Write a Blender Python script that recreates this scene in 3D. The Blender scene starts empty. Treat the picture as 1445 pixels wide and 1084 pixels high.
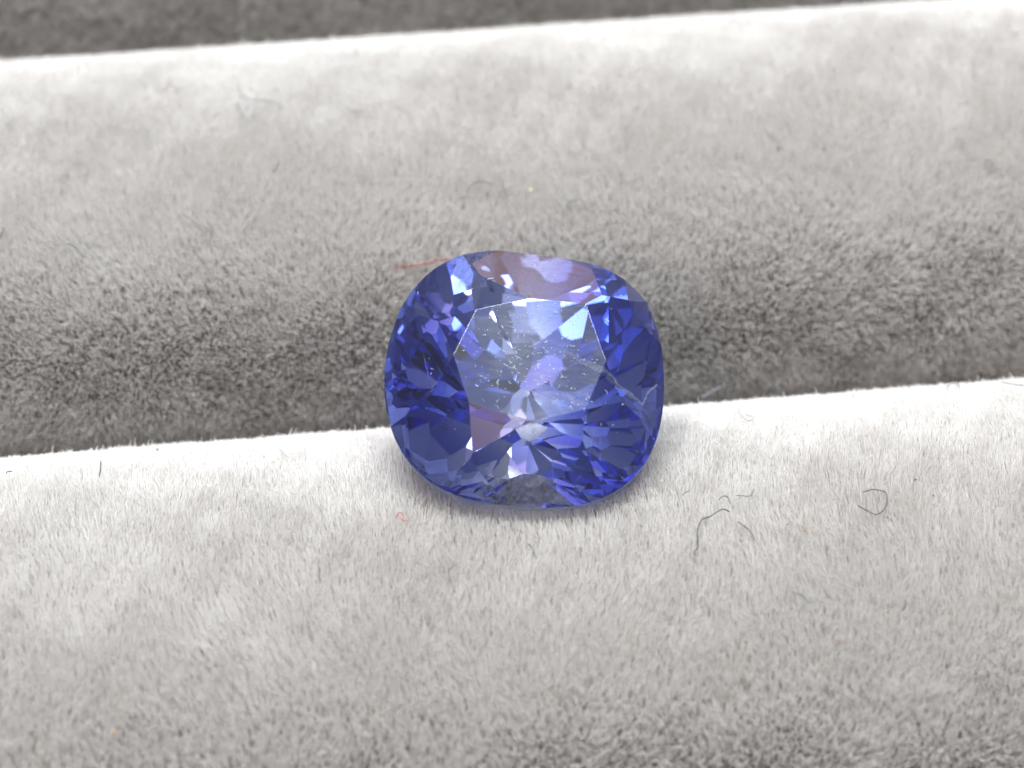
import bpy, bmesh, math, random
import numpy as np
from mathutils import Vector, Matrix

# All lengths below are millimetres; one Blender unit is one centimetre.
MM = 0.1
scene = bpy.context.scene
scene.unit_settings.system = 'METRIC'
scene.unit_settings.scale_length = 0.01
COL = scene.collection
rng = np.random.default_rng(7)
random.seed(7)

# ------------------------------------------------------------------ camera
IMG_W, IMG_H = 1445.0, 1084.0
F_PX = 2600.0
PITCH = math.radians(54)
DIST = 53.0
AIM = np.array([0.0, 0.35, 0.6])
view_dir = np.array([0.0, math.cos(PITCH), -math.sin(PITCH)])
cam_right = np.array([1.0, 0.0, 0.0])
cam_up = np.array([0.0, math.sin(PITCH), math.cos(PITCH)])
CAM = AIM - view_dir * DIST

cam_data = bpy.data.cameras.new("camera")
cam_data.sensor_width = 36.0
cam_data.lens = F_PX / IMG_W * 36.0
cam_data.clip_start = 0.05
cam_data.clip_end = 2000.0
cam = bpy.data.objects.new("camera", cam_data)
COL.objects.link(cam)
cam.location = Vector(CAM * MM)
cam.rotation_euler = (math.pi / 2 - PITCH, 0, 0)
cam_data.dof.use_dof = True
cam_data.dof.focus_distance = (DIST - 0.6) * MM
cam_data.dof.aperture_fstop = 0.52
scene.camera = cam

# ------------------------------------------------------------------ world and lamps
world = bpy.data.worlds.new("World")
scene.world = world
world.use_nodes = True
wb = world.node_tree.nodes["Background"]
wb.inputs[0].default_value = (0.98, 0.985, 0.98, 1)
wb.inputs[1].default_value = 0.22


def area(name, loc, target, sx, sy, power, color):
    d = bpy.data.lights.new(name, 'AREA')
    d.shape = 'RECTANGLE'
    d.size, d.size_y = sx * MM, sy * MM
    d.energy = power
    d.color = color
    o = bpy.data.objects.new(name, d)
    COL.objects.link(o)
    o.location = Vector(loc) * MM
    o.rotation_euler = (Vector(target) - Vector(loc)).to_track_quat('-Z', 'Y').to_euler()
    o["kind"] = "helper"
    return o


# a wide window behind the tray, with overhead fills and pink fills added around it
area("window_light", (0, 355, 540), (0, 0, 0), 640, 400, 63000, (0.95, 0.98, 1.0))
area("overhead_fill", (0, -110, 620), (0, 0, 0), 640, 300, 2600, (1.0, 0.98, 0.96))  # added fill from above, lifts the front faces of the rolls
area("overhead_fill", (0, 115, 600), (0, 0, 0), 300, 220, 1700, (0.86, 0.95, 1.0))  # added panel, mirrored in the table facet as a grey-blue veil
area("pink_fill", (-200, 170, 585), (0, 0, 0), 150, 170, 1500, (1.0, 0.62, 0.53))  # added pink light for glints in the stone
area("pink_fill", (-250, -320, 490), (0, 0, 0), 220, 280, 2300, (1.0, 0.66, 0.58))  # added pink light from front left, for the lower facets
area("pink_fill", (-220, 600, 95), (0, 0, 0), 130, 70, 260, (1.0, 0.66, 0.58))  # added low pink panel, reflected in the upper crown facets
area("pink_fill", (40, 620, 140), (0, 0, 0), 120, 50, 200, (1.0, 0.66, 0.58))  # second added low panel for pink on the upper crown

vs = scene.view_settings
vs.view_transform = 'Standard'
vs.look = 'None'
vs.exposure = 0.50
vs.gamma = 1.0
vs.use_curve_mapping = False

cy = scene.cycles
cy.max_bounces = 28
cy.diffuse_bounces = 4
cy.use_adaptive_sampling = True
cy.adaptive_threshold = 0.03
scene.cycles_curves.subdivisions = 2
cy.glossy_bounces = 16
cy.transmission_bounces = 26
cy.transparent_max_bounces = 16
cy.volume_bounces = 0
cy.caustics_reflective = False
cy.caustics_refractive = True
cy.blur_glossy = 0.3
cy.sample_clamp_indirect = 12.0
cy.use_denoising = True

# ------------------------------------------------------------------ helpers


def pixel_ray(px, py):
    x = (px - IMG_W / 2) / F_PX
    y = -(py - IMG_H / 2) / F_PX
    d = view_dir + cam_right * x + cam_up * y
    return d / np.linalg.norm(d)


def new_mat(name):
    m = bpy.data.materials.new(name)
    m.use_nodes = True
    nt = m.node_tree
    for n in list(nt.nodes):
        nt.nodes.remove(n)
    out = nt.nodes.new("ShaderNodeOutputMaterial")
    return m, nt, out


def tag(o, label=None, cat=None, group=None, kind=None):
    if label:
        o["label"] = label
    if cat:
        o["category"] = cat
    if group:
        o["group"] = group
    if kind:
        o["kind"] = kind
    return o


def mesh_obj(name, verts, faces, mat, parent=None):
    me = bpy.data.meshes.new(name)
    me.from_pydata([tuple(v) for v in verts], [], faces)
    me.materials.append(mat)
    me.update()
    o = bpy.data.objects.new(name, me)
    COL.objects.link(o)
    if parent:
        o.parent = parent
    return o


# ------------------------------------------------------------------ velvet rolls of the ring tray
YAW = math.radians(5.4)
U = np.array([math.cos(YAW), math.sin(YAW), 0.0])      # along the rolls
V = np.array([-math.sin(YAW), math.cos(YAW), 0.0])     # across the rolls, away from the viewer
ROLL_W, ROLL_H, ROLL_N = 8.2, 7.0, 2.3
SEAM = 2.25                                           # v of the seam under the stone
PILE = 0.48
CENTRES = {"front": SEAM - ROLL_W - 0.05, "middle": SEAM + ROLL_W + 0.45, "far": SEAM + 3 * ROLL_W + 0.9}


def profile(a, grow=0.0):
    """point (v, z) of a roll's cross-section for angle a: 0 = top, positive = away from the viewer"""
    s, c = np.sin(a), np.cos(a)
    e = 2.0 / ROLL_N
    return (ROLL_W + grow) * np.sign(s) * np.abs(s) ** e, (ROLL_H + grow) * np.sign(c) * np.abs(c) ** e - ROLL_H


def hit_pile(px, py, grow=PILE * 0.86):
    """where the sight line through a pixel meets the pile of the rolls"""
    d = pixel_ray(px, py)
    t = np.arange(40.0, 75.0, 0.01)
    p = CAM[None, :] + d[None, :] * t[:, None]
    v, z = p @ V, p[:, 2]
    inside = np.zeros(len(t), bool)
    for c in CENTRES.values():
        inside |= (np.abs((v - c) / (ROLL_W + grow)) ** ROLL_N + np.abs((z + ROLL_H) / (ROLL_H + grow)) ** ROLL_N) < 1
    i = int(np.argmax(inside)) if inside.any() else 0
    return p[i]


# base fabric
m_base, nt, out = new_mat("velvet_ground_fabric")
b = nt.nodes.new("ShaderNodeBsdfPrincipled")
b.inputs["Base Color"].default_value = (0.34, 0.30, 0.27, 1)
b.inputs["Roughness"].default_value = 0.95
nt.links.new(b.outputs[0], out.inputs[0])

# pile fibre: pale grey, a little translucent, each fibre its own shade
m_pile, nt, out = new_mat("velvet_pile_fibre")
hi = nt.nodes.new("ShaderNodeHairInfo")
ramp = nt.nodes.new("ShaderNodeValToRGB")
ramp.color_ramp.elements[0].position = 0.0
ramp.color_ramp.elements[0].color = (0.85, 0.832, 0.805, 1)
ramp.color_ramp.elements[1].position = 1.0
ramp.color_ramp.elements[1].color = (0.965, 0.96, 0.95, 1)
nt.links.new(hi.outputs["Random"], ramp.inputs[0])
dif = nt.nodes.new("ShaderNodeBsdfDiffuse")
trn = nt.nodes.new("ShaderNodeBsdfTranslucent")
gls = nt.nodes.new("ShaderNodeBsdfGlossy")
gls.inputs["Roughness"].default_value = 0.5
gls.inputs["Color"].default_value = (0.7, 0.7, 0.7, 1)
mx = nt.nodes.new("ShaderNodeMixShader")
mx.inputs[0].default_value = 0.25
mx2 = nt.nodes.new("ShaderNodeMixShader")
mx2.inputs[0].default_value = 0.06
nt.links.new(ramp.outputs[0], dif.inputs[0])
nt.links.new(ramp.outputs[0], trn.inputs[0])
nt.links.new(dif.outputs[0], mx.inputs[1])
nt.links.new(trn.outputs[0], mx.inputs[2])
nt.links.new(mx.outputs[0], mx2.inputs[1])
nt.links.new(gls.outputs[0], mx2.inputs[2])
nt.links.new(mx2.outputs[0], out.inputs[0])

# ------------------------------------------------------------------ the gemstone: planes of a cushion cut
GEM_C = None      # girdle centre, found from its place on the seam
GEM_Z = 1.35
d0 = pixel_ray(740, 536)
GEM_C = CAM + d0 * ((GEM_Z - CAM[2]) / d0[2])
TILT = math.radians(12)                                # leaning towards the viewer
gn = np.array([0.01, -math.sin(TILT), math.cos(TILT)])
gn /= np.linalg.norm(gn)
gx = np.cross(np.array([0, 1.0, 0]), gn)
gx /= np.linalg.norm(gx)
gy = np.cross(gn, gx)
Z_TABLE, Z_GIRDLE = 1.32, 0.07


def to_gem_plane(px, py, z):
    d = pixel_ray(px, py)
    o = GEM_C + gn * z
    t = np.dot(o - CAM, gn) / np.dot(d, gn)
    p = CAM + d * t - GEM_C
    return np.array([p @ gx, p @ gy])


OUTLINE = [(542, 543), (545, 502), (554, 466), (571, 433), (591, 401), (615, 378), (642, 365), (672, 359), (707, 356.6),
           (730, 356.6), (771, 360), (811, 368), (848, 379), (872, 391), (894, 407), (913, 433), (927, 466), (934, 500),
           (936.6, 543), (936, 561), (934, 587), (928, 611), (919, 642), (905, 662), (880, 686.5), (852, 703), (821, 713),
           (781, 718), (730, 718), (705, 714), (672, 707), (636, 698), (607, 682), (581, 660), (564, 633), (552, 601), (544, 565)]
TABLE = [(640, 501), (672, 437), (747, 421), (820, 411), (855, 510), (826, 578), (749, 594), (662, 569)]

ol = np.array([to_gem_plane(x, y, 0.0) for x, y in OUTLINE])
oc = ol.mean(axis=0)
ang = np.arctan2(ol[:, 1], ol[:, 0])
rad = np.hypot(ol[:, 0], ol[:, 1])
order = np.argsort(ang)
ang, rad = ang[order], rad[order]
# a smooth closed curve through the outline
K = 6
A = [np.ones_like(ang)]
for k in range(1, K + 1):
    A += [np.cos(k * ang), np.sin(k * ang)]
coef, *_ = np.linalg.lstsq(np.stack(A, 1), rad, rcond=None)


def girdle_r(t):
    r = coef[0]
    for k in range(1, K + 1):
        r = r + coef[2 * k - 1] * np.cos(k * t) + coef[2 * k] * np.sin(k * t)
    return r


NG = 120
tg = np.arange(NG) / NG * 2 * math.pi
girdle = np.stack([girdle_r(tg) * np.cos(tg), girdle_r(tg) * np.sin(tg)], 1)
table = np.array([to_gem_plane(x, y, Z_TABLE) for x, y in TABLE])
ta = np.arctan2(table[:, 1], table[:, 0])
table = table[np.argsort(ta)]
ta = np.sort(ta)


def support(phi):
    return float(np.max(girdle @ np.array([math.cos(phi), math.sin(phi)])))


PLANES = []                                            # (normal, offset) in stone coordinates


def cut(phi, slope, off):
    n = np.array([math.cos(phi) * math.sin(slope), math.sin(phi) * math.sin(slope), math.cos(slope)])
    PLANES.append((n, off(n)))


def outline_normal(t):
    p0, p1 = girdle_r(t - 0.05), girdle_r(t + 0.05)
    q = np.array([p1 * math.cos(t + .05) - p0 * math.cos(t - .05), p1 * math.sin(t + .05) - p0 * math.sin(t - .05)])
    return math.atan2(-q[0], q[1])


def mix_angle(a, b, f):
    d = (b - a + math.pi) % (2 * math.pi) - math.pi
    return a + d * f


bez = []
for i in range(8):                                     # bezel facets at the table's corners
    phi = mix_angle(ta[i], outline_normal(ta[i]), 0.6)
    dvec = np.array([math.cos(phi), math.sin(phi)])
    run = support(phi) - table[i] @ dvec
    slope = math.atan2(Z_TABLE - Z_GIRDLE, run)
    bez.append((phi, slope))
    cut(phi, slope, lambda n, i=i: n @ np.array([table[i][0], table[i][1], Z_TABLE]))
for i in range(8):                                     # star facets along the table's edges
    j = (i + 1) % 8
    e = table[j] - table[i]
    phi = math.atan2(-e[0], e[1])
    s = 0.5 * (bez[i][1] + bez[j][1]) * 0.66
    cut(phi, s, lambda n, i=i: n @ np.array([table[i][0], table[i][1], Z_TABLE]))
    cut(phi, s * 0.5, lambda n, i=i: n @ np.array([table[i][0], table[i][1], Z_TABLE]) - 0.0012)   # worn table edge
    for f in (0.27, 0.73):                             # upper girdle facets
        ph = mix_angle(bez[i][0], bez[j][0], f)
        sl = (bez[i][1] * (1 - f) + bez[j][1] * f) + math.radians(7.5)
        cut(ph, sl, lambda n, ph=ph, sl=sl: math.sin(sl) * support(ph) + math.cos(sl) * Z_GIRDLE)


# pavilion facets, tier by tier: direction, slope in degrees, start depth and inset of each (native, uneven cut)
PAVILION = [
    (0.101, 67.19, -0.10, 0.000), (0.387, 66.29, -0.10, 0.000), (0.629, 68.10, -0.10, 0.000), (1.000, 71.15, -0.10, 0.000), (1.142, 67.63, -0.10, 0.000),
    (1.428, 65.00, -0.10, 0.000), (1.846, 64.44, -0.10, 0.000), (2.018, 70.15, -0.10, 0.000), (2.476, 67.30, -0.10, 0.000), (2.667, 63.52, -0.10, 0.000),
    (2.964, 66.45, -0.10, 0.000), (3.207, 68.65, -0.10, 0.000), (3.559, 62.21, -0.10, 0.000), (3.835, 61.47, -0.10, 0.000), (3.998, 60.94, -0.10, 0.000),
    (4.327, 67.09, -0.10, 0.000), (4.570, 66.31, -0.10, 0.000), (4.908, 65.05, -0.10, 0.000), (5.291, 62.94, -0.10, 0.000), (5.426, 63.03, -0.10, 0.000),
    (5.733, 67.27, -0.10, 0.000), (6.039, 66.50, -0.10, 0.000), (0.239, 64.54, -0.60, 0.208), (0.486, 57.92, -0.60, 0.150), (0.858, 65.35, -0.60, 0.193),
    (1.029, 62.31, -0.60, 0.264), (1.295, 59.92, -0.60, 0.202), (1.709, 60.58, -0.60, 0.182), (1.808, 62.87, -0.60, 0.220), (2.205, 58.92, -0.60, 0.229),
    (2.352, 59.40, -0.60, 0.196), (2.662, 57.84, -0.60, 0.282), (2.953, 57.11, -0.60, 0.212), (3.220, 59.54, -0.60, 0.189), (3.468, 61.34, -0.60, 0.163),
    (3.603, 55.03, -0.60, 0.195), (3.865, 56.38, -0.60, 0.215), (4.327, 60.43, -0.60, 0.150), (4.589, 59.68, -0.60, 0.181), (4.710, 57.88, -0.60, 0.287),
    (5.086, 59.12, -0.60, 0.254), (5.210, 60.96, -0.60, 0.226), (5.579, 60.76, -0.60, 0.152), (5.778, 57.77, -0.60, 0.150), (6.049, 56.60, -0.60, 0.211),
    (6.228, 61.46, -0.60, 0.210), (0.156, 54.41, -1.10, 0.510), (0.317, 51.95, -1.10, 0.500), (0.483, 54.92, -1.10, 0.452), (0.898, 56.84, -1.10, 0.440),
    (1.008, 56.06, -1.10, 0.513), (1.219, 58.77, -1.10, 0.440), (1.454, 57.92, -1.10, 0.440), (1.740, 58.45, -1.10, 0.580), (2.043, 55.85, -1.10, 0.580),
    (2.222, 54.44, -1.10, 0.485), (2.558, 58.69, -1.10, 0.509), (2.858, 56.77, -1.10, 0.580), (3.100, 51.66, -1.10, 0.459), (3.275, 55.56, -1.10, 0.481),
    (3.429, 52.45, -1.10, 0.510), (3.654, 54.60, -1.10, 0.499), (3.867, 54.73, -1.10, 0.528), (4.247, 49.10, -1.10, 0.480), (4.513, 51.50, -1.10, 0.556),
    (4.675, 50.32, -1.10, 0.580), (4.886, 46.75, -1.10, 0.558), (5.275, 53.96, -1.10, 0.455), (5.441, 51.22, -1.10, 0.453), (5.758, 55.24, -1.10, 0.480),
    (5.809, 54.42, -1.10, 0.484), (6.101, 53.37, -1.10, 0.464), (0.229, 48.08, -1.65, 0.856), (0.590, 54.74, -1.65, 0.944), (0.772, 53.55, -1.65, 0.897),
    (1.059, 56.00, -1.65, 0.867), (1.317, 54.03, -1.65, 0.980), (1.472, 54.85, -1.65, 0.932), (1.697, 53.94, -1.65, 0.910), (1.878, 58.60, -1.65, 0.947),
    (2.141, 53.56, -1.65, 0.900), (2.504, 50.56, -1.65, 0.928), (2.627, 52.74, -1.65, 0.944), (2.901, 48.92, -1.65, 0.879), (3.108, 51.74, -1.65, 0.897),
    (3.492, 51.61, -1.65, 0.970), (3.590, 43.73, -1.65, 0.950), (3.814, 43.85, -1.65, 0.903), (4.163, 42.87, -1.65, 0.856), (4.320, 43.75, -1.65, 0.910),
    (4.518, 45.91, -1.65, 0.944), (4.749, 45.00, -1.65, 0.841), (5.133, 47.81, -1.65, 0.920), (5.281, 44.60, -1.65, 0.963), (5.599, 44.93, -1.65, 0.910),
    (5.759, 49.20, -1.65, 0.934), (6.106, 45.73, -1.65, 0.872), (6.283, 53.64, -1.65, 0.876), (0.077, 45.21, -2.20, 1.317), (0.350, 49.84, -2.20, 1.373),
    (0.766, 53.93, -2.20, 1.300), (0.835, 56.79, -2.20, 1.380), (1.171, 51.22, -2.20, 1.364), (1.559, 54.20, -2.20, 1.360), (1.751, 56.68, -2.20, 1.385),
    (2.083, 50.27, -2.20, 1.300), (2.275, 53.97, -2.20, 1.370), (2.538, 51.88, -2.20, 1.300), (2.796, 50.78, -2.20, 1.342), (2.982, 51.91, -2.20, 1.333),
    (3.289, 49.07, -2.20, 1.364), (3.524, 44.15, -2.20, 1.381), (3.737, 46.91, -2.20, 1.440), (4.162, 43.28, -2.20, 1.303), (4.364, 44.13, -2.20, 1.440),
    (4.589, 41.57, -2.20, 1.352), (4.762, 43.44, -2.20, 1.303), (5.217, 40.71, -2.20, 1.410), (5.422, 39.94, -2.20, 1.370), (5.748, 47.20, -2.20, 1.440),
    (5.935, 44.35, -2.20, 1.370), (6.262, 47.83, -2.20, 1.365), (0.150, 44.98, -2.75, 1.887), (0.336, 44.93, -2.75, 1.887), (0.757, 46.97, -2.75, 1.902),
    (0.892, 48.39, -2.75, 1.950), (1.407, 56.83, -2.75, 1.950), (1.721, 55.28, -2.75, 1.880), (1.890, 55.36, -2.75, 1.810), (2.190, 54.18, -2.75, 1.880),
    (2.549, 48.64, -2.75, 1.810), (2.934, 48.32, -2.75, 1.858), (3.269, 47.11, -2.75, 1.907), (3.456, 41.74, -2.75, 1.923), (3.746, 39.36, -2.75, 1.840),
    (4.070, 41.73, -2.75, 1.878), (4.464, 37.54, -2.75, 1.950), (4.808, 37.77, -2.75, 1.915), (5.094, 39.02, -2.75, 1.880), (5.401, 39.27, -2.75, 1.810),
    (5.805, 44.92, -2.75, 1.941), (6.034, 41.30, -2.75, 1.880), (0.128, 43.60, -3.30, 2.420), (0.451, 47.65, -3.30, 2.490), (0.861, 51.52, -3.30, 2.490),
    (1.273, 51.01, -3.30, 2.361), (1.719, 50.83, -3.30, 2.420), (2.013, 48.59, -3.30, 2.428), (2.547, 46.09, -3.30, 2.398), (2.920, 44.63, -3.30, 2.375),
    (3.276, 39.11, -3.30, 2.376), (3.698, 39.57, -3.30, 2.446), (4.047, 36.33, -3.30, 2.437), (4.429, 32.11, -3.30, 2.400), (4.962, 34.48, -3.30, 2.417),
    (5.226, 32.29, -3.30, 2.402), (5.581, 38.82, -3.30, 2.396), (5.940, 41.97, -3.30, 2.375),
]
for ph, sl, z0, inset in PAVILION:
    sl = math.radians(sl)
    n = np.array([math.cos(ph) * math.sin(sl), math.sin(ph) * math.sin(sl), -math.cos(sl)])
    PLANES.append((n, math.sin(sl) * (support(ph) - inset) - math.cos(sl) * z0))

bm = bmesh.new()
top = [bm.verts.new((p[0], p[1], Z_TABLE)) for p in girdle]
bot = [bm.verts.new((p[0], p[1], -8.0)) for p in girdle]
bm.faces.new(top)
bm.faces.new(bot[::-1])
for i in range(NG):
    j = (i + 1) % NG
    bm.faces.new((top[i], bot[i], bot[j], top[j]))


def grind(n, off):
    bmesh.ops.bisect_plane(bm, geom=bm.verts[:] + bm.edges[:] + bm.faces[:], dist=1e-5,
                           plane_co=Vector(n * off), plane_no=Vector(n), clear_outer=True)
    edges = [e for e in bm.edges if e.is_boundary]
    if edges:
        bmesh.ops.edgeloop_fill(bm, edges=edges)


for n, off in PLANES:
    grind(n, off)
# the cutter's small corrections: wide pavilion facets re-cut in two, and corners taken off
for rnd, big in ((0, 0.50),):
    todo = []
    for f in bm.faces:
        if f.normal.z < -0.25 and f.calc_area() > big:
            c = f.calc_center_median()
            e = max(f.edges, key=lambda e_: e_.calc_length())
            along = (e.verts[1].co - e.verts[0].co).normalized()
            axis = f.normal.cross(along).normalized() * random.choice((-1, 1)) + along * random.uniform(-0.5, 0.5)
            todo.append((f.normal.copy(), c.copy(), axis.normalized()))
    for nrm, c, axis in todo:
        n2 = (Matrix.Rotation(math.radians(random.uniform(0.8, 1.8)), 3, axis) @ nrm).normalized()
        n2 = np.array(n2)
        off = float(n2 @ np.array(c))
        PLANES.append((n2, off))
        grind(n2, off)
bm.normal_update()
corners = [(v.co.copy(), sum((f.normal for f in v.link_faces), Vector()).normalized()) for v in bm.verts
           if v.co.z < -0.45 and len(v.link_faces) > 2 and random.random() < 0.55]
for co, nrm in corners:
    n2 = nrm + Vector((random.gauss(0, 0.03), random.gauss(0, 0.03), random.gauss(0, 0.03)))
    n2 = np.array(n2.normalized())
    off = float(n2 @ np.array(co)) - random.uniform(0.012, 0.035)
    PLANES.append((n2, off))
    grind(n2, off)
bmesh.ops.remove_doubles(bm, verts=bm.verts, dist=2e-3)
bmesh.ops.dissolve_limit(bm, angle_limit=math.radians(0.05), verts=bm.verts, edges=bm.edges)
bmesh.ops.recalc_face_normals(bm, faces=bm.faces)
print("gem faces", len(bm.faces), "boundary", sum(e.is_boundary for e in bm.edges),
      "z", min(v.co.z for v in bm.verts), max(v.co.z for v in bm.verts))
for v in bm.verts:
    v.co *= MM
gem_me = bpy.data.meshes.new("gemstone")
bm.to_mesh(gem_me)
bm.free()

m_gem, nt, out = new_mat("blue_corundum")
glass = nt.nodes.new("ShaderNodeBsdfGlass")
glass.inputs["IOR"].default_value = 1.77
glass.inputs["Roughness"].default_value = 0.0
glass.inputs["Color"].default_value = (1, 1, 1, 1)
L = nt.links.new


def node(kind, **kw):
    n = nt.nodes.new(kind)
    for k, v in kw.items():
        setattr(n, k, v)
    return n


def math_node(op, a, b_=None, c_=None):
    n = node("ShaderNodeMath", operation=op)
    for k, x in enumerate((a, b_, c_)):
        if x is None:
            continue
        if isinstance(x, (int, float)):
            n.inputs[k].default_value = x
        else:
            L(x, n.inputs[k])
    return n.outputs[0]


def noise(vec, scale, detail=4.0, rough=0.6):
    n = node("ShaderNodeTexNoise")
    n.inputs["Scale"].default_value = scale
    n.inputs["Detail"].default_value = detail
    n.inputs["Roughness"].default_value = rough
    L(vec, n.inputs["Vector"])
    return n.outputs[0]


def step(x, lo, hi):
    n = node("ShaderNodeMapRange")
    n.inputs["From Min"].default_value = lo
    n.inputs["From Max"].default_value = hi
    L(x, n.inputs["Value"])
    return n.outputs[0]


tc = node("ShaderNodeTexCoord")
sep = node("ShaderNodeSeparateXYZ")
L(tc.outputs["Object"], sep.inputs[0])
sepn = node("ShaderNodeSeparateXYZ")
L(tc.outputs["Normal"], sepn.inputs[0])
on_table = math_node('GREATER_THAN', sep.outputs[2], (Z_TABLE - 0.004) * MM)
on_girdle = math_node('LESS_THAN', math_node('ABSOLUTE', sepn.outputs[2]), 0.06)
# wiped dust and silk: streaks that run across the table, a thin film elsewhere
mp = node("ShaderNodeMapping")
mp.inputs["Rotation"].default_value = (0, 0, math.radians(32))
mp.inputs["Scale"].default_value = (1.0, 4.0, 1.0)
L(tc.outputs["Object"], mp.inputs["Vector"])
streak = step(noise(mp.outputs[0], 14.0, 8.0, 0.72), 0.44, 0.70)
patch = step(noise(tc.outputs["Object"], 4.5, 3.0), 0.35, 0.65)
film = math_node('MULTIPLY', patch, 0.012)
tdust = math_node('ADD', math_node('MULTIPLY', math_node('MULTIPLY', streak, patch), 0.24), 0.022)
fac = math_node('ADD', film, math_node('MULTIPLY', on_table, tdust))
fac = math_node('ADD', fac, math_node('MULTIPLY', on_girdle, 0.45))
dust = node("ShaderNodeBsdfDiffuse")
dust.inputs[0].default_value = (0.46, 0.53, 0.62, 1)
mixs = node("ShaderNodeMixShader")
L(fac, mixs.inputs[0])
L(glass.outputs[0], mixs.inputs[1])
L(dust.outputs[0], mixs.inputs[2])
L(mixs.outputs[0], out.inputs["Surface"])
ab = nt.nodes.new("ShaderNodeVolumeAbsorption")
ab.inputs["Color"].default_value = (0.13, 0.27, 0.83, 1)
# colour zoning of the crystal: a nearly colourless band through the middle, blue on both sides
zone = step(math_node('ABSOLUTE', math_node('ADD', math_node('ADD', sep.outputs[0], 0.012), math_node('MULTIPLY', sep.outputs[1], 0.12))), 0.06, 0.24)
zone = math_node('MULTIPLY', zone, math_node('ADD', 0.75, math_node('MULTIPLY', noise(tc.outputs["Object"], 3.0, 2.0), 0.5)))
L(math_node('ADD', math_node('MULTIPLY', zone, 4.0), 1.0), ab.inputs["Density"])
nt.links.new(ab.outputs[0], out.inputs["Volume"])
gem_me.materials.append(m_gem)
gem = bpy.data.objects.new("gemstone", gem_me)
COL.objects.link(gem)
GM = Matrix(((gx[0], gy[0], gn[0], GEM_C[0] * MM), (gx[1], gy[1], gn[1], GEM_C[1] * MM),
             (gx[2], gy[2], gn[2], GEM_C[2] * MM), (0, 0, 0, 1)))
gem.matrix_world = GM
tag(gem, "cushion-cut violet-blue faceted gemstone resting in the groove between two velvet rolls", "gemstone")


m_fleck, nt, out = new_mat("pale_dust")
b = nt.nodes.new("ShaderNodeBsdfPrincipled")
b.inputs["Base Color"].default_value = (0.42, 0.47, 0.55, 1)
b.inputs["Roughness"].default_value = 0.7
nt.links.new(b.outputs[0], out.inputs[0])

m_incl, nt, out = new_mat("pale_inclusion")
dd = nt.nodes.new("ShaderNodeBsdfDiffuse")
dd.inputs[0].default_value = (0.45, 0.50, 0.66, 1)
tt = nt.nodes.new("ShaderNodeBsdfTransparent")
mm_ = nt.nodes.new("ShaderNodeMixShader")
tcn = nt.nodes.new("ShaderNodeTexCoord")
nz_ = nt.nodes.new("ShaderNodeTexNoise")
nz_.inputs["Scale"].default_value = 60.0
nz_.inputs["Detail"].default_value = 5.0
mr_ = nt.nodes.new("ShaderNodeMapRange")
mr_.inputs["From Min"].default_value = 0.25
mr_.inputs["From Max"].default_value = 0.75
mr_.inputs["To Max"].default_value = 0.24
nt.links.new(tcn.outputs["Object"], nz_.inputs["Vector"])
nt.links.new(nz_.outputs[0], mr_.inputs["Value"])
nt.links.new(mr_.outputs[0], mm_.inputs[0])
nt.links.new(tt.outputs[0], mm_.inputs[1])
nt.links.new(dd.outputs[0], mm_.inputs[2])
nt.links.new(mm_.outputs[0], out.inputs[0])


def crown_z(x, y):
    """height of the stone's upper surface over a point of the girdle plane"""
    z = Z_TABLE
    for n, off in PLANES:
        if n[2] > 0.05:
            z = min(z, (off - n[0] * x - n[1] * y) / n[2])
    return z


def on_crown(px, py, sink=0.0):
    z = 0.6
    for _ in range(12):
        q = to_gem_plane(px, py, z)
        z = crown_z(q[0], q[1]) - sink
    return np.array([q[0], q[1], z])


# dust lying on the table and a little on the upper crown
fv, ff = [], []
for k in range(360):
    for _ in range(50):
        px, py = random.gauss(752, 58), random.gauss(492, 48)
        if k > 310:
            px, py = random.uniform(590, 880), random.uniform(370, 620)
        p = on_crown(px, py)
        if k > 310 or p[2] > Z_TABLE - 1e-3:
            break
    l_ = random.lognormvariate(-4.25, 0.75)
    w_ = min(l_, 0.008 + random.random() * 0.009)
    a_ = random.uniform(0, math.pi) if k % 3 else math.radians(-35 + random.gauss(0, 14))
    if k % 3 == 0:
        l_ *= 2.2
        w_ *= 0.6
    i0 = len(fv)
    ca, sa = math.cos(a_), math.sin(a_)
    bend = random.uniform(-0.6, 0.6) * l_
    ring = []
    for t_ in (-1, -0.3, 0.3, 1):
        for side in (-1, 1):
            ox, oy = t_ * l_, side * w_ * (1.0 if abs(t_) < 0.5 else 0.5) + bend * (t_ * t_ - 0.4)
            x_, y_ = p[0] + ox * ca - oy * sa, p[1] + ox * sa + oy * ca
            zc = crown_z(x_, y_)
            ring.append((x_, y_, zc))
    for x_, y_, zc in ring:
        fv.append(np.array([x_, y_, zc + 0.004]) * MM)
    for x_, y_, zc in ring:
        fv.append(np.array([x_, y_, zc + 0.018]) * MM)
    for q in range(3):
        a0_, a1_, b0_, b1_ = i0 + 2 * q, i0 + 2 * q + 1, i0 + 2 * q + 2, i0 + 2 * q + 3
        ff += [(a0_, a1_, b1_, b0_), (a0_ + 8, b0_ + 8, b1_ + 8, a1_ + 8), (a0_, b0_, b0_ + 8, a0_ + 8), (a1_, a1_ + 8, b1_ + 8, b1_)]
    ff += [(i0, i0 + 8, i0 + 9, i0 + 1), (i0 + 6, i0 + 7, i0 + 15, i0 + 14)]
dust_o = mesh_obj("surface_dust", fv, ff, m_fleck, gem)
tag(dust_o, kind="stuff")


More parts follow.
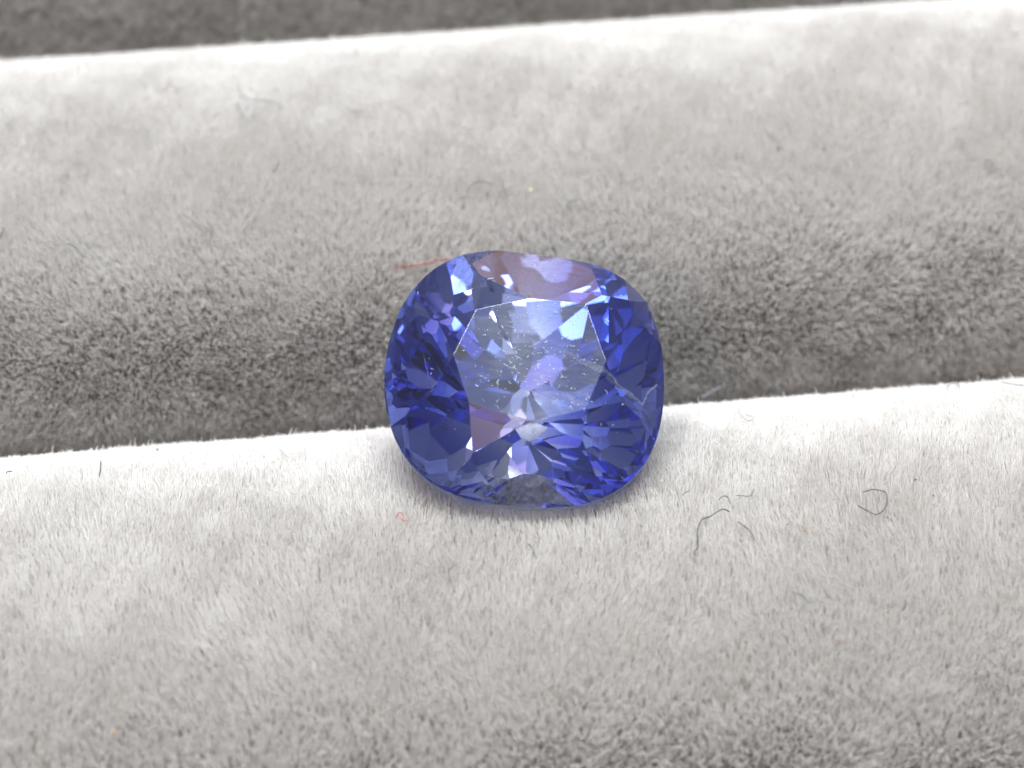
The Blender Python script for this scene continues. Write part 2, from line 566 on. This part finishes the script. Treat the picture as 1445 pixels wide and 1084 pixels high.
def inclusion(name, line, width, sink, label=None, drop=0.35):
    """a ragged pale sheet inside the stone that follows a line of pixels just under the crown"""
    pts = [on_crown(x, y, sink) for x, y in line]
    dense = []
    for a_, b_ in zip(pts[:-1], pts[1:]):
        for t_ in np.linspace(0, 1, 6, endpoint=False):
            dense.append(a_ + (b_ - a_) * t_)
    dense.append(pts[-1])
    vv, fc = [], []
    n_ = len(dense)
    for k, p in enumerate(dense):
        t_ = dense[min(k + 1, n_ - 1)] - dense[max(k - 1, 0)]
        t_ /= np.linalg.norm(t_) + 1e-9
        w_ = width * math.sin(math.pi * (k + 0.6) / (n_ + 0.2)) ** 0.6 * random.uniform(0.55, 1.3)
        side = np.cross(t_, np.array([0, 0, 1.0]))
        vv += [(p + side * w_) * MM, (p - side * w_) * MM, (p + np.array([0, 0, -drop * random.uniform(0.6, 1.2)]) - side * w_ * 0.4) * MM]
        if k:
            o_ = 3 * k
            fc += [(o_ - 3, o_, o_ + 1, o_ - 2), (o_ - 2, o_ + 1, o_ + 2, o_ - 1), (o_ - 1, o_ + 2, o_, o_ - 3)]
    o = mesh_obj(name, vv, fc, m_incl, gem)
    if label:
        o["label"] = label
    return o


inclusion("feather_inclusion", [(800, 497), (826, 512), (850, 522), (872, 545), (900, 566), (926, 603)], 0.11, -0.004,
          "pale feathery crack running to the right edge of the stone", 0.02)
inclusion("feather_inclusion", [(790, 553), (806, 561), (818, 572), (826, 582)], 0.09, -0.004,
          "pinkish white wisps near the lower right corner of the table", 0.02)
inclusion("feather_inclusion", [(906, 572), (914, 553), (926, 543), (934, 548)], 0.05, -0.004,
          "small curved chip at the right edge of the stone", 0.02)
for ln in ([(597, 495), (601, 515), (606, 535)], [(789, 598), (788, 625), (786, 640)], [(781, 640), (780, 665), (782, 688)],
           [(838, 606), (833, 635), (829, 655)], [(847, 612), (847, 650), (842, 690)], [(803, 620), (799, 640)],
           [(812, 680), (822, 668)], [(600, 556), (612, 550)]):
    inclusion("needle_inclusion", ln, 0.014, -0.003, drop=0.02)


def gem_depth(p):
    """largest signed distance of points (n,3), in mm, to the stone's planes: negative is inside"""
    q = p - GEM_C
    l = np.stack([q @ gx, q @ gy, q @ gn], -1)
    m = l[..., 2] - Z_TABLE
    for n, off in PLANES:
        m = np.maximum(m, l @ n - off)
    return m


# ------------------------------------------------------------------ build the rolls and their pile
def press(p, gap):
    """foam under the stone: push points down until they clear it"""
    p = p.copy()
    near = np.nonzero(np.linalg.norm(p - GEM_C, axis=1) < 8.0)[0]
    for _ in range(130):
        if not len(near):
            break
        near = near[gem_depth(p[near]) < gap]
        p[near, 2] -= 0.05
    return p


def wob(u, s, f, ph):
    return (np.sin(u * f * 1.0 + ph) * np.sin(s * f * 1.31 + ph * 1.7) + 0.6 * np.sin(u * f * 2.3 - s * f * 1.1 + ph * 2.1)
            + 0.5 * np.sin(u * f * 0.7 + s * f * 2.7 - ph))


R = math.radians


def build_roll(key, label, a0, a1, u0, u1, density):
    vc = CENTRES[key]
    # fabric-covered body, a full closed roll with slightly uneven surface
    nu, na = 160, 150
    verts, faces = [], []
    us = np.sign(np.linspace(-1, 1, nu)) * np.abs(np.linspace(-1, 1, nu)) ** 1.6 * 40
    for u in us:
        for a in np.linspace(-math.pi, math.pi, na, endpoint=False):
            v, z = profile(np.array(a))
            p = U * u + V * (vc + v) + np.array([0, 0, z])
            verts.append(p)
    for i in range(nu - 1):
        for j in range(na):
            k = (j + 1) % na
            faces.append((i * na + j, i * na + k, (i + 1) * na + k, (i + 1) * na + j))
    faces.append(tuple(range(na - 1, -1, -1)))
    faces.append(tuple((nu - 1) * na + j for j in range(na)))
    verts = press(np.array(verts), 0.22) * MM
    roll = mesh_obj("velvet_roll", verts, faces, m_base)
    for f in roll.data.polygons:
        f.use_smooth = True
    tag(roll, label, "velvet roll", "rolls of the ring tray")

    # pile: one fibre per curve
    aa = np.linspace(a0, a1, 2000)
    pv, pz = profile(aa)
    arc = np.concatenate([[0], np.cumsum(np.hypot(np.diff(pv), np.diff(pz)))])
    n = int(arc[-1] * (u1 - u0) * density)
    s = rng.uniform(0, arc[-1], n)
    u = rng.uniform(u0, u1, n)
    a = np.interp(s, arc, aa)
    v, z = profile(a)
    v2, z2 = profile(a + 1e-3)
    tv, tz = v2 - v, z2 - z
    tl = np.hypot(tv, tz)
    tv, tz = tv / tl, tz / tl                          # tangent, away from the viewer over the top
    nv, nz = -tz, tv
    nv, nz = np.where(nv * np.sin(a) + nz * np.cos(a) < 0, -nv, nv), np.where(nv * np.sin(a) + nz * np.cos(a) < 0, -nz, nz)
    root = U[None] * u[:, None] + V[None] * (vc + v)[:, None] + np.array([0, 0, 1.0])[None] * z[:, None]
    root = press(root, 0.2)
    N = V[None] * nv[:, None] + np.array([0, 0, 1.0])[None] * nz[:, None]
    T = V[None] * tv[:, None] + np.array([0, 0, 1.0])[None] * tz[:, None]
    # combing: broad swirls, tufts and each fibre's own lean
    ph = vc
    crest = np.clip(1 + a / math.radians(75), 0, 1)       # 1 on top of the roll, 0 on its front
    lean_t = 0.10 * wob(u, s, 0.45, ph) + 0.08 * wob(u, s, 1.7, ph + 3) + 0.66 + 0.85 * np.clip(a, -2, 0.0) / (math.pi / 2)
    lean_u = 0.14 * wob(u, s, 0.38, ph + 1) + 0.10 * wob(u, s, 1.5, ph + 5)
    cell = 0.19
    cu, cs = np.floor(u / cell + 0.3 * np.sin(s * 5)), np.floor(s / cell + 0.3 * np.sin(u * 5))
    h1 = np.modf(np.abs(np.sin(cu * 12.9898 + cs * 78.233) * 43758.5453))[0] - 0.5
    h2 = np.modf(np.abs(np.sin(cu * 39.346 + cs * 11.135) * 24634.6345))[0] - 0.5
    h3 = np.modf(np.abs(np.sin(cu * 73.156 + cs * 52.235) * 13758.5453))[0]
    amp = 1.0 - 0.55 * crest
    lean_t = lean_t + amp * (0.31 * h1 + rng.normal(0, 0.21, n))
    lean_u = lean_u + amp * (0.31 * h2 + rng.normal(0, 0.21, n))
    D0 = N
    D1 = N + T * lean_t[:, None] + U[None] * lean_u[:, None]
    D1 /= np.linalg.norm(D1, axis=1)[:, None]
    L = PILE * rng.normal(1.0, 0.10, n) * (0.93 + 0.12 * h3) * np.interp(a, [R(-80), R(-68)], [0.3, 1.0])
    stray = rng.random(n) < 0.004
    L = np.where(stray, L * rng.uniform(1.15, 1.6, n), L)
    nk = 4
    tk = np.linspace(0, 1, nk)
    C = 0.10 * (T * rng.normal(0, 1, n)[:, None] + U[None] * rng.normal(0, 1, n)[:, None])
    pts = np.empty((n, nk, 3))
    for i, t in enumerate(tk):
        w = t ** 0.8
        pts[:, i] = root + (D0 * (1 - w) * t * 0.5 + D1 * t * (0.5 + 0.5 * w) + C * (t * t)) * L[:, None]
    # the stone presses the pile down: fibres stop where it begins
    near = np.linalg.norm(root - GEM_C, axis=1) < 8.5
    keep = np.ones(n, bool)
    if near.any():
        idx = np.nonzero(near)[0]
        p = pts[idx]
        dep = gem_depth(p.reshape(-1, 3)).reshape(-1, nk)
        ins = dep < 0.03
        first = np.where(ins.any(1), ins.argmax(1), nk)
        keep[idx[first <= 1]] = False
        part = (first > 1) & (first < nk)
        ii = idx[part]
        fr = (first[part] - 1) / (nk - 1)
        for q, f_ in zip(ii, fr):
            pts[q] = pts[q, 0] + (pts[q] - pts[q, 0]) * f_
    pts = pts[keep]
    n = len(pts)
    cd = bpy.data.hair_curves.new("velvet_pile")
    cd.add_curves([nk] * n)
    cd.points.foreach_set("position", (pts * MM).astype(np.float32).ravel())
    base_r = rng.uniform(0.0085, 0.0135, n)
    rad_ = base_r[:, None] * np.array([1.0, 1.0, 0.9, 0.45])[None]
    at = cd.attributes.get("radius") or cd.attributes.new("radius", 'FLOAT', 'POINT')
    at.data.foreach_set("value", (rad_ * MM).astype(np.float32).ravel())
    cd.materials.append(m_pile)
    o = bpy.data.objects.new("velvet_pile", cd)
    COL.objects.link(o)
    o.parent = roll
    o["kind"] = "stuff"
    print(key, n)
    return roll


DENS = 460
build_roll("front", "nearest pale grey velvet roll in front of the blue gemstone", R(-65), R(72), -17, 17, DENS)
build_roll("middle", "middle pale grey velvet roll, directly behind the blue gemstone", R(-79), R(70), -19, 22.5, DENS)
build_roll("far", "farthest grey velvet roll, a dark strip along the top edge", R(-79), R(0), -21, 25, DENS)

# tray floor below the rolls
m_tray, nt, out = new_mat("tray_board")
b = nt.nodes.new("ShaderNodeBsdfPrincipled")
b.inputs["Base Color"].default_value = (0.12, 0.115, 0.11, 1)
b.inputs["Roughness"].default_value = 0.9
nt.links.new(b.outputs[0], out.inputs[0])
zt = -2 * ROLL_H - 0.2
tb = mesh_obj("tray_floor", [np.array(p) * MM for p in
              ((-60, -50, zt), (60, -50, zt), (60, 60, zt), (-60, 60, zt), (-60, -50, zt - 3), (60, -50, zt - 3), (60, 60, zt - 3), (-60, 60, zt - 3))],
              [(0, 1, 2, 3), (7, 6, 5, 4), (0, 4, 5, 1), (1, 5, 6, 2), (2, 6, 7, 3), (3, 7, 4, 0)], m_tray)
tag(tb, kind="structure")

# ------------------------------------------------------------------ lint and specks lying on the pile
def plain(name, col, rough=0.8):
    m, nt, out = new_mat(name)
    b = nt.nodes.new("ShaderNodeBsdfPrincipled")
    tc = nt.nodes.new("ShaderNodeTexCoord")
    nz = nt.nodes.new("ShaderNodeTexNoise")
    nz.inputs["Scale"].default_value = 40.0
    rp = nt.nodes.new("ShaderNodeValToRGB")
    rp.color_ramp.elements[0].position = 0.3
    rp.color_ramp.elements[0].color = tuple(c * 0.75 for c in col) + (1,)
    rp.color_ramp.elements[1].position = 0.7
    rp.color_ramp.elements[1].color = tuple(min(1, c * 1.2) for c in col) + (1,)
    nt.links.new(tc.outputs["Object"], nz.inputs["Vector"])
    nt.links.new(nz.outputs[0], rp.inputs[0])
    nt.links.new(rp.outputs[0], b.inputs["Base Color"])
    b.inputs["Roughness"].default_value = rough
    nt.links.new(b.outputs[0], out.inputs[0])
    return m


LINT = {"dark": plain("lint_dark", (0.07, 0.075, 0.09)), "grey": plain("lint_grey", (0.20, 0.21, 0.24)),
        "pale": plain("lint_pale", (0.34, 0.35, 0.38)), "white": plain("lint_white", (0.62, 0.64, 0.70)),
        "red": plain("lint_red", (0.50, 0.045, 0.04)), "pink": plain("lint_pink", (0.60, 0.46, 0.46)),
        "brown": plain("lint_brown", (0.36, 0.28, 0.22)), "rust": plain("speck_rust", (0.46, 0.27, 0.18)),
        "yellow": plain("speck_yellow", (0.75, 0.64, 0.42)), "tan": plain("speck_tan", (0.42, 0.31, 0.20))}


def smooth_line(p, per=7):
    p = [p[0] * 2 - p[1]] + list(p) + [p[-1] * 2 - p[-2]]
    out = []
    for i in range(1, len(p) - 2):
        for t in np.linspace(0, 1, per, endpoint=False):
            a, b_, c, d = p[i - 1], p[i], p[i + 1], p[i + 2]
            out.append(0.5 * (2 * b_ + (c - a) * t + (2 * a - 5 * b_ + 4 * c - d) * t * t + (3 * b_ - a - 3 * c + d) * t ** 3))
    out.append(p[-2])
    return out


def lint(line, radius, col, label, lift=0.0):
    pts = smooth_line([hit_pile(x, y, PILE * 1.0 + 0.02 + lift) for x, y in line])
    pts = [p + np.array([0, 0, random.uniform(-0.01, 0.01)]) for p in pts]
    base = pts[len(pts) // 2]
    vv, fc, k = [], [], 6
    n = len(pts)
    for i, p in enumerate(pts):
        t = pts[min(i + 1, n - 1)] - pts[max(i - 1, 0)]
        t = t / (np.linalg.norm(t) + 1e-9)
        a = np.cross(t, np.array([0.13, 0.31, 0.94]))
        a /= np.linalg.norm(a) + 1e-9
        b_ = np.cross(t, a)
        rr = radius * 0.85 * (0.4 if i in (0, n - 1) else random.uniform(0.7, 1.15))
        for q in range(k):
            w = 2 * math.pi * q / k
            vv.append((p - base + (a * math.cos(w) + b_ * math.sin(w)) * rr) * MM)
    for i in range(n - 1):
        for q in range(k):
            q2 = (q + 1) % k
            fc.append((i * k + q, i * k + q2, (i + 1) * k + q2, (i + 1) * k + q))
    fc += [tuple(range(k - 1, -1, -1)), tuple((n - 1) * k + q for q in range(k))]
    o = mesh_obj("lint_fibre", vv, fc, LINT[col])
    o.location = Vector(base * MM)
    for f in o.data.polygons:
        f.use_smooth = True
    tag(o, label, "lint", "stray fibres lying on the velvet")


LINES = [
    ([(558, 377), (580, 376), (600, 373), (618, 368), (637, 366)], 0.026, "red", "bright red thread touching the upper left edge of the gemstone"),
    ([(346, 167), (337, 152), (335, 142), (341, 136), (355, 141), (372, 141), (383, 143), (400, 151)], 0.026, "pale", "long pale grey hooked fibre on the upper left of the middle roll"),
    ([(487, 151), (497, 156), (514, 156)], 0.024, "pale", "short pale curved fibre right of the long hooked fibre"),
    ([(650, 179), (660, 181), (669, 184)], 0.022, "pale", "tiny pale bluish fibre high above the gemstone"),
    ([(386, 243), (390, 236), (394, 229)], 0.022, "dark", "short straight dark fibre below the long hooked fibre"),
    ([(650, 280), (657, 277), (664, 262), (680, 256), (695, 261)], 0.022, "grey", "arched grey fibre just above the gemstone"),
    ([(706, 279), (703, 273), (710, 268), (708, 253)], 0.022, "grey", "small crumpled bluish grey fibre at the arched fibre's right end"),
    ([(806, 298), (800, 290), (801, 284), (812, 283), (818, 280), (828, 293), (836, 301)], 0.018, "grey", "bent bracket-shaped fibre above the gemstone's right half"),
    ([(93, 344), (103, 347), (112, 355), (118, 365)], 0.020, "dark", "short dark curved fibre on the left of the middle roll"),
    ([(260, 303), (275, 313), (295, 325), (299, 338)], 0.018, "grey", "thin grey fibre bending down left of centre on middle roll"),
    ([(0, 337), (3, 329), (6, 321)], 0.020, "dark", "dark slanted fibre at the very left edge of the photo"),
    ([(887, 175), (889, 182), (891, 192)], 0.022, "pale", "tiny upright grey fibre high above the gemstone's right edge"),
    ([(1373, 78), (1374, 95), (1374, 112)], 0.022, "pale", "upright grey fibre near the upper right corner"),
    ([(981, 784), (980, 778), (985, 772), (984, 750), (990, 734), (1002, 729), (1019, 719), (1030, 722)], 0.020, "dark", "long kinked dark fibre on the front roll right of the gemstone"),
    ([(1014, 706), (1019, 701), (1026, 701), (1031, 711)], 0.016, "dark", "small arched dark fibre above the long kinked fibre"),
    ([(1038, 699), (1056, 700), (1061, 697), (1064, 690)], 0.016, "grey", "thin upturned fibre right of the small arched fibre"),
    ([(1041, 736), (1052, 744), (1061, 753), (1064, 762)], 0.018, "dark", "short falling dark fibre right of the long kinked fibre"),
    ([(1217, 695), (1232, 691), (1248, 694), (1252, 703), (1249, 717), (1237, 726), (1222, 720), (1210, 713)], 0.017, "dark", "dark hair curled into an open loop on the front roll"),
    ([(1118, 835), (1132, 840), (1143, 852)], 0.022, "grey", "grey curved fibre low on the right of the front roll"),
    ([(963, 699), (967, 695), (973, 693)], 0.014, "dark", "tiny dark curved fibre closest to the gemstone's lower right"),
    ([(1177, 694), (1184, 704)], 0.012, "grey", "tiny faint straight fibre left of the looped hair"),
    ([(559, 730), (564, 723), (569, 728), (568, 734), (576, 735)], 0.013, "red", "fine red curl below the gemstone's lower left edge"),
    ([(744, 767), (751, 773), (757, 789)], 0.016, "dark", "short dark curved fibre directly below the gemstone"),
    ([(639, 799), (633, 808), (637, 823)], 0.015, "dark", "small dark crescent fibre below left of the gemstone"),
    ([(9, 669), (10, 666), (17, 665)], 0.018, "dark", "tiny bent dark fibre on the front roll's left end"),
    ([(142, 650), (142, 662), (140, 673)], 0.018, "dark", "short upright dark fibre on the front roll at left"),
    ([(394, 633), (401, 640), (407, 646)], 0.015, "pale", "faint slanted fibre on the front roll left of the gemstone"),
    ([(1204, 535), (1205, 546), (1204, 559)], 0.020, "pink", "reddish upright fibre at the groove right of the gemstone"),
    ([(990, 561), (1002, 554), (1019, 544)], 0.040, "white", "thick pale thread lying in the groove right of the gemstone"),
    ([(1040, 573), (1047, 587), (1056, 594), (1064, 589), (1052, 585)], 0.018, "pink", "faint pinkish curl just below the groove at right"),
    ([(1336, 546), (1346, 539), (1355, 546)], 0.018, "grey", "small arched grey fibre on the groove's edge at far right"),
    ([(1412, 539), (1429, 542), (1446, 544)], 0.020, "grey", "grey fibre leaving the frame at the right edge"),
    ([(1388, 232), (1395, 225), (1405, 237), (1414, 239)], 0.018, "grey", "small wavy grey fibre on the middle roll at far right"),
    ([(225, 128), (235, 125), (237, 118), (253, 125)], 0.022, "brown", "pale brownish bent fibre at the upper left"),
    ([(903, 740), (907, 745)], 0.014, "dark", "tiny dark fibre below the gemstone's lower right edge"),
    ([(251, 588), (253, 595), (255, 603)], 0.018, "white", "short whitish fibre hanging over the groove at left"),
]
for ln, rad__, c_, lab in LINES:
    lint(ln, rad__, c_, lab)


def speck(px, py, size, col, label, squash=0.5):
    p = hit_pile(px, py, PILE * 0.92)
    bm = bmesh.new()
    bmesh.ops.create_icosphere(bm, subdivisions=2, radius=size * 0.75)
    for v in bm.verts:
        v.co *= random.uniform(0.65, 1.25)
        v.co.z *= squash
        v.co.x *= 1.25
        v.co *= MM
    me = bpy.data.meshes.new("dust_speck")
    bm.to_mesh(me)
    bm.free()
    me.materials.append(LINT[col])
    o = bpy.data.objects.new("dust_speck", me)
    COL.objects.link(o)
    o.location = Vector(p * MM)
    o.rotation_euler = (0.3, 0.1, random.uniform(0, 3))
    tag(o, label, "dust speck", "dust specks on the velvet")


for a in [
    (768, 232, 0.055, "rust", "orange-brown speck above the gemstone"),
    (749, 268, 0.065, "yellow", "soft yellow speck just above the gemstone"),
    (861, 306, 0.050, "rust", "rust-red speck above the gemstone's upper right shoulder"),
    (737, 348, 0.035, "tan", "tan speck at the gemstone's top edge"),
    (1135, 747, 0.055, "rust", "orange speck on the front roll left of the looped hair"),
    (1133, 742, 0.030, "rust", "smaller orange crumb beside the orange speck on front roll"),
    (1292, 677, 0.035, "dark", "small dark speck above and right of the looped hair"),
    (1317, 699, 0.035, "dark", "small dark speck farthest right of the looped hair"),
    (1268, 695, 0.025, "dark", "tiny dark speck just right of the looped hair"),
    (1111, 740, 0.035, "grey", "grey speck left of the orange speck on front roll"),
    (1257, 68, 0.050, "grey", "grey speck near the crest of the middle roll at right"),
    (160, 1034, 0.080, "tan", "brown crumb near the lower left corner"),
    (1181, 904, 0.050, "rust", "reddish brown speck low on the front roll at right"),
    (961, 797, 0.030, "grey", "tiny grey speck below the long kinked fibre"),
    (222, 634, 0.050, "tan", "tan speck on the groove's edge at left"),
    (462, 416, 0.030, "rust", "tiny rust speck left of the gemstone"),
]:
    speck(*a)
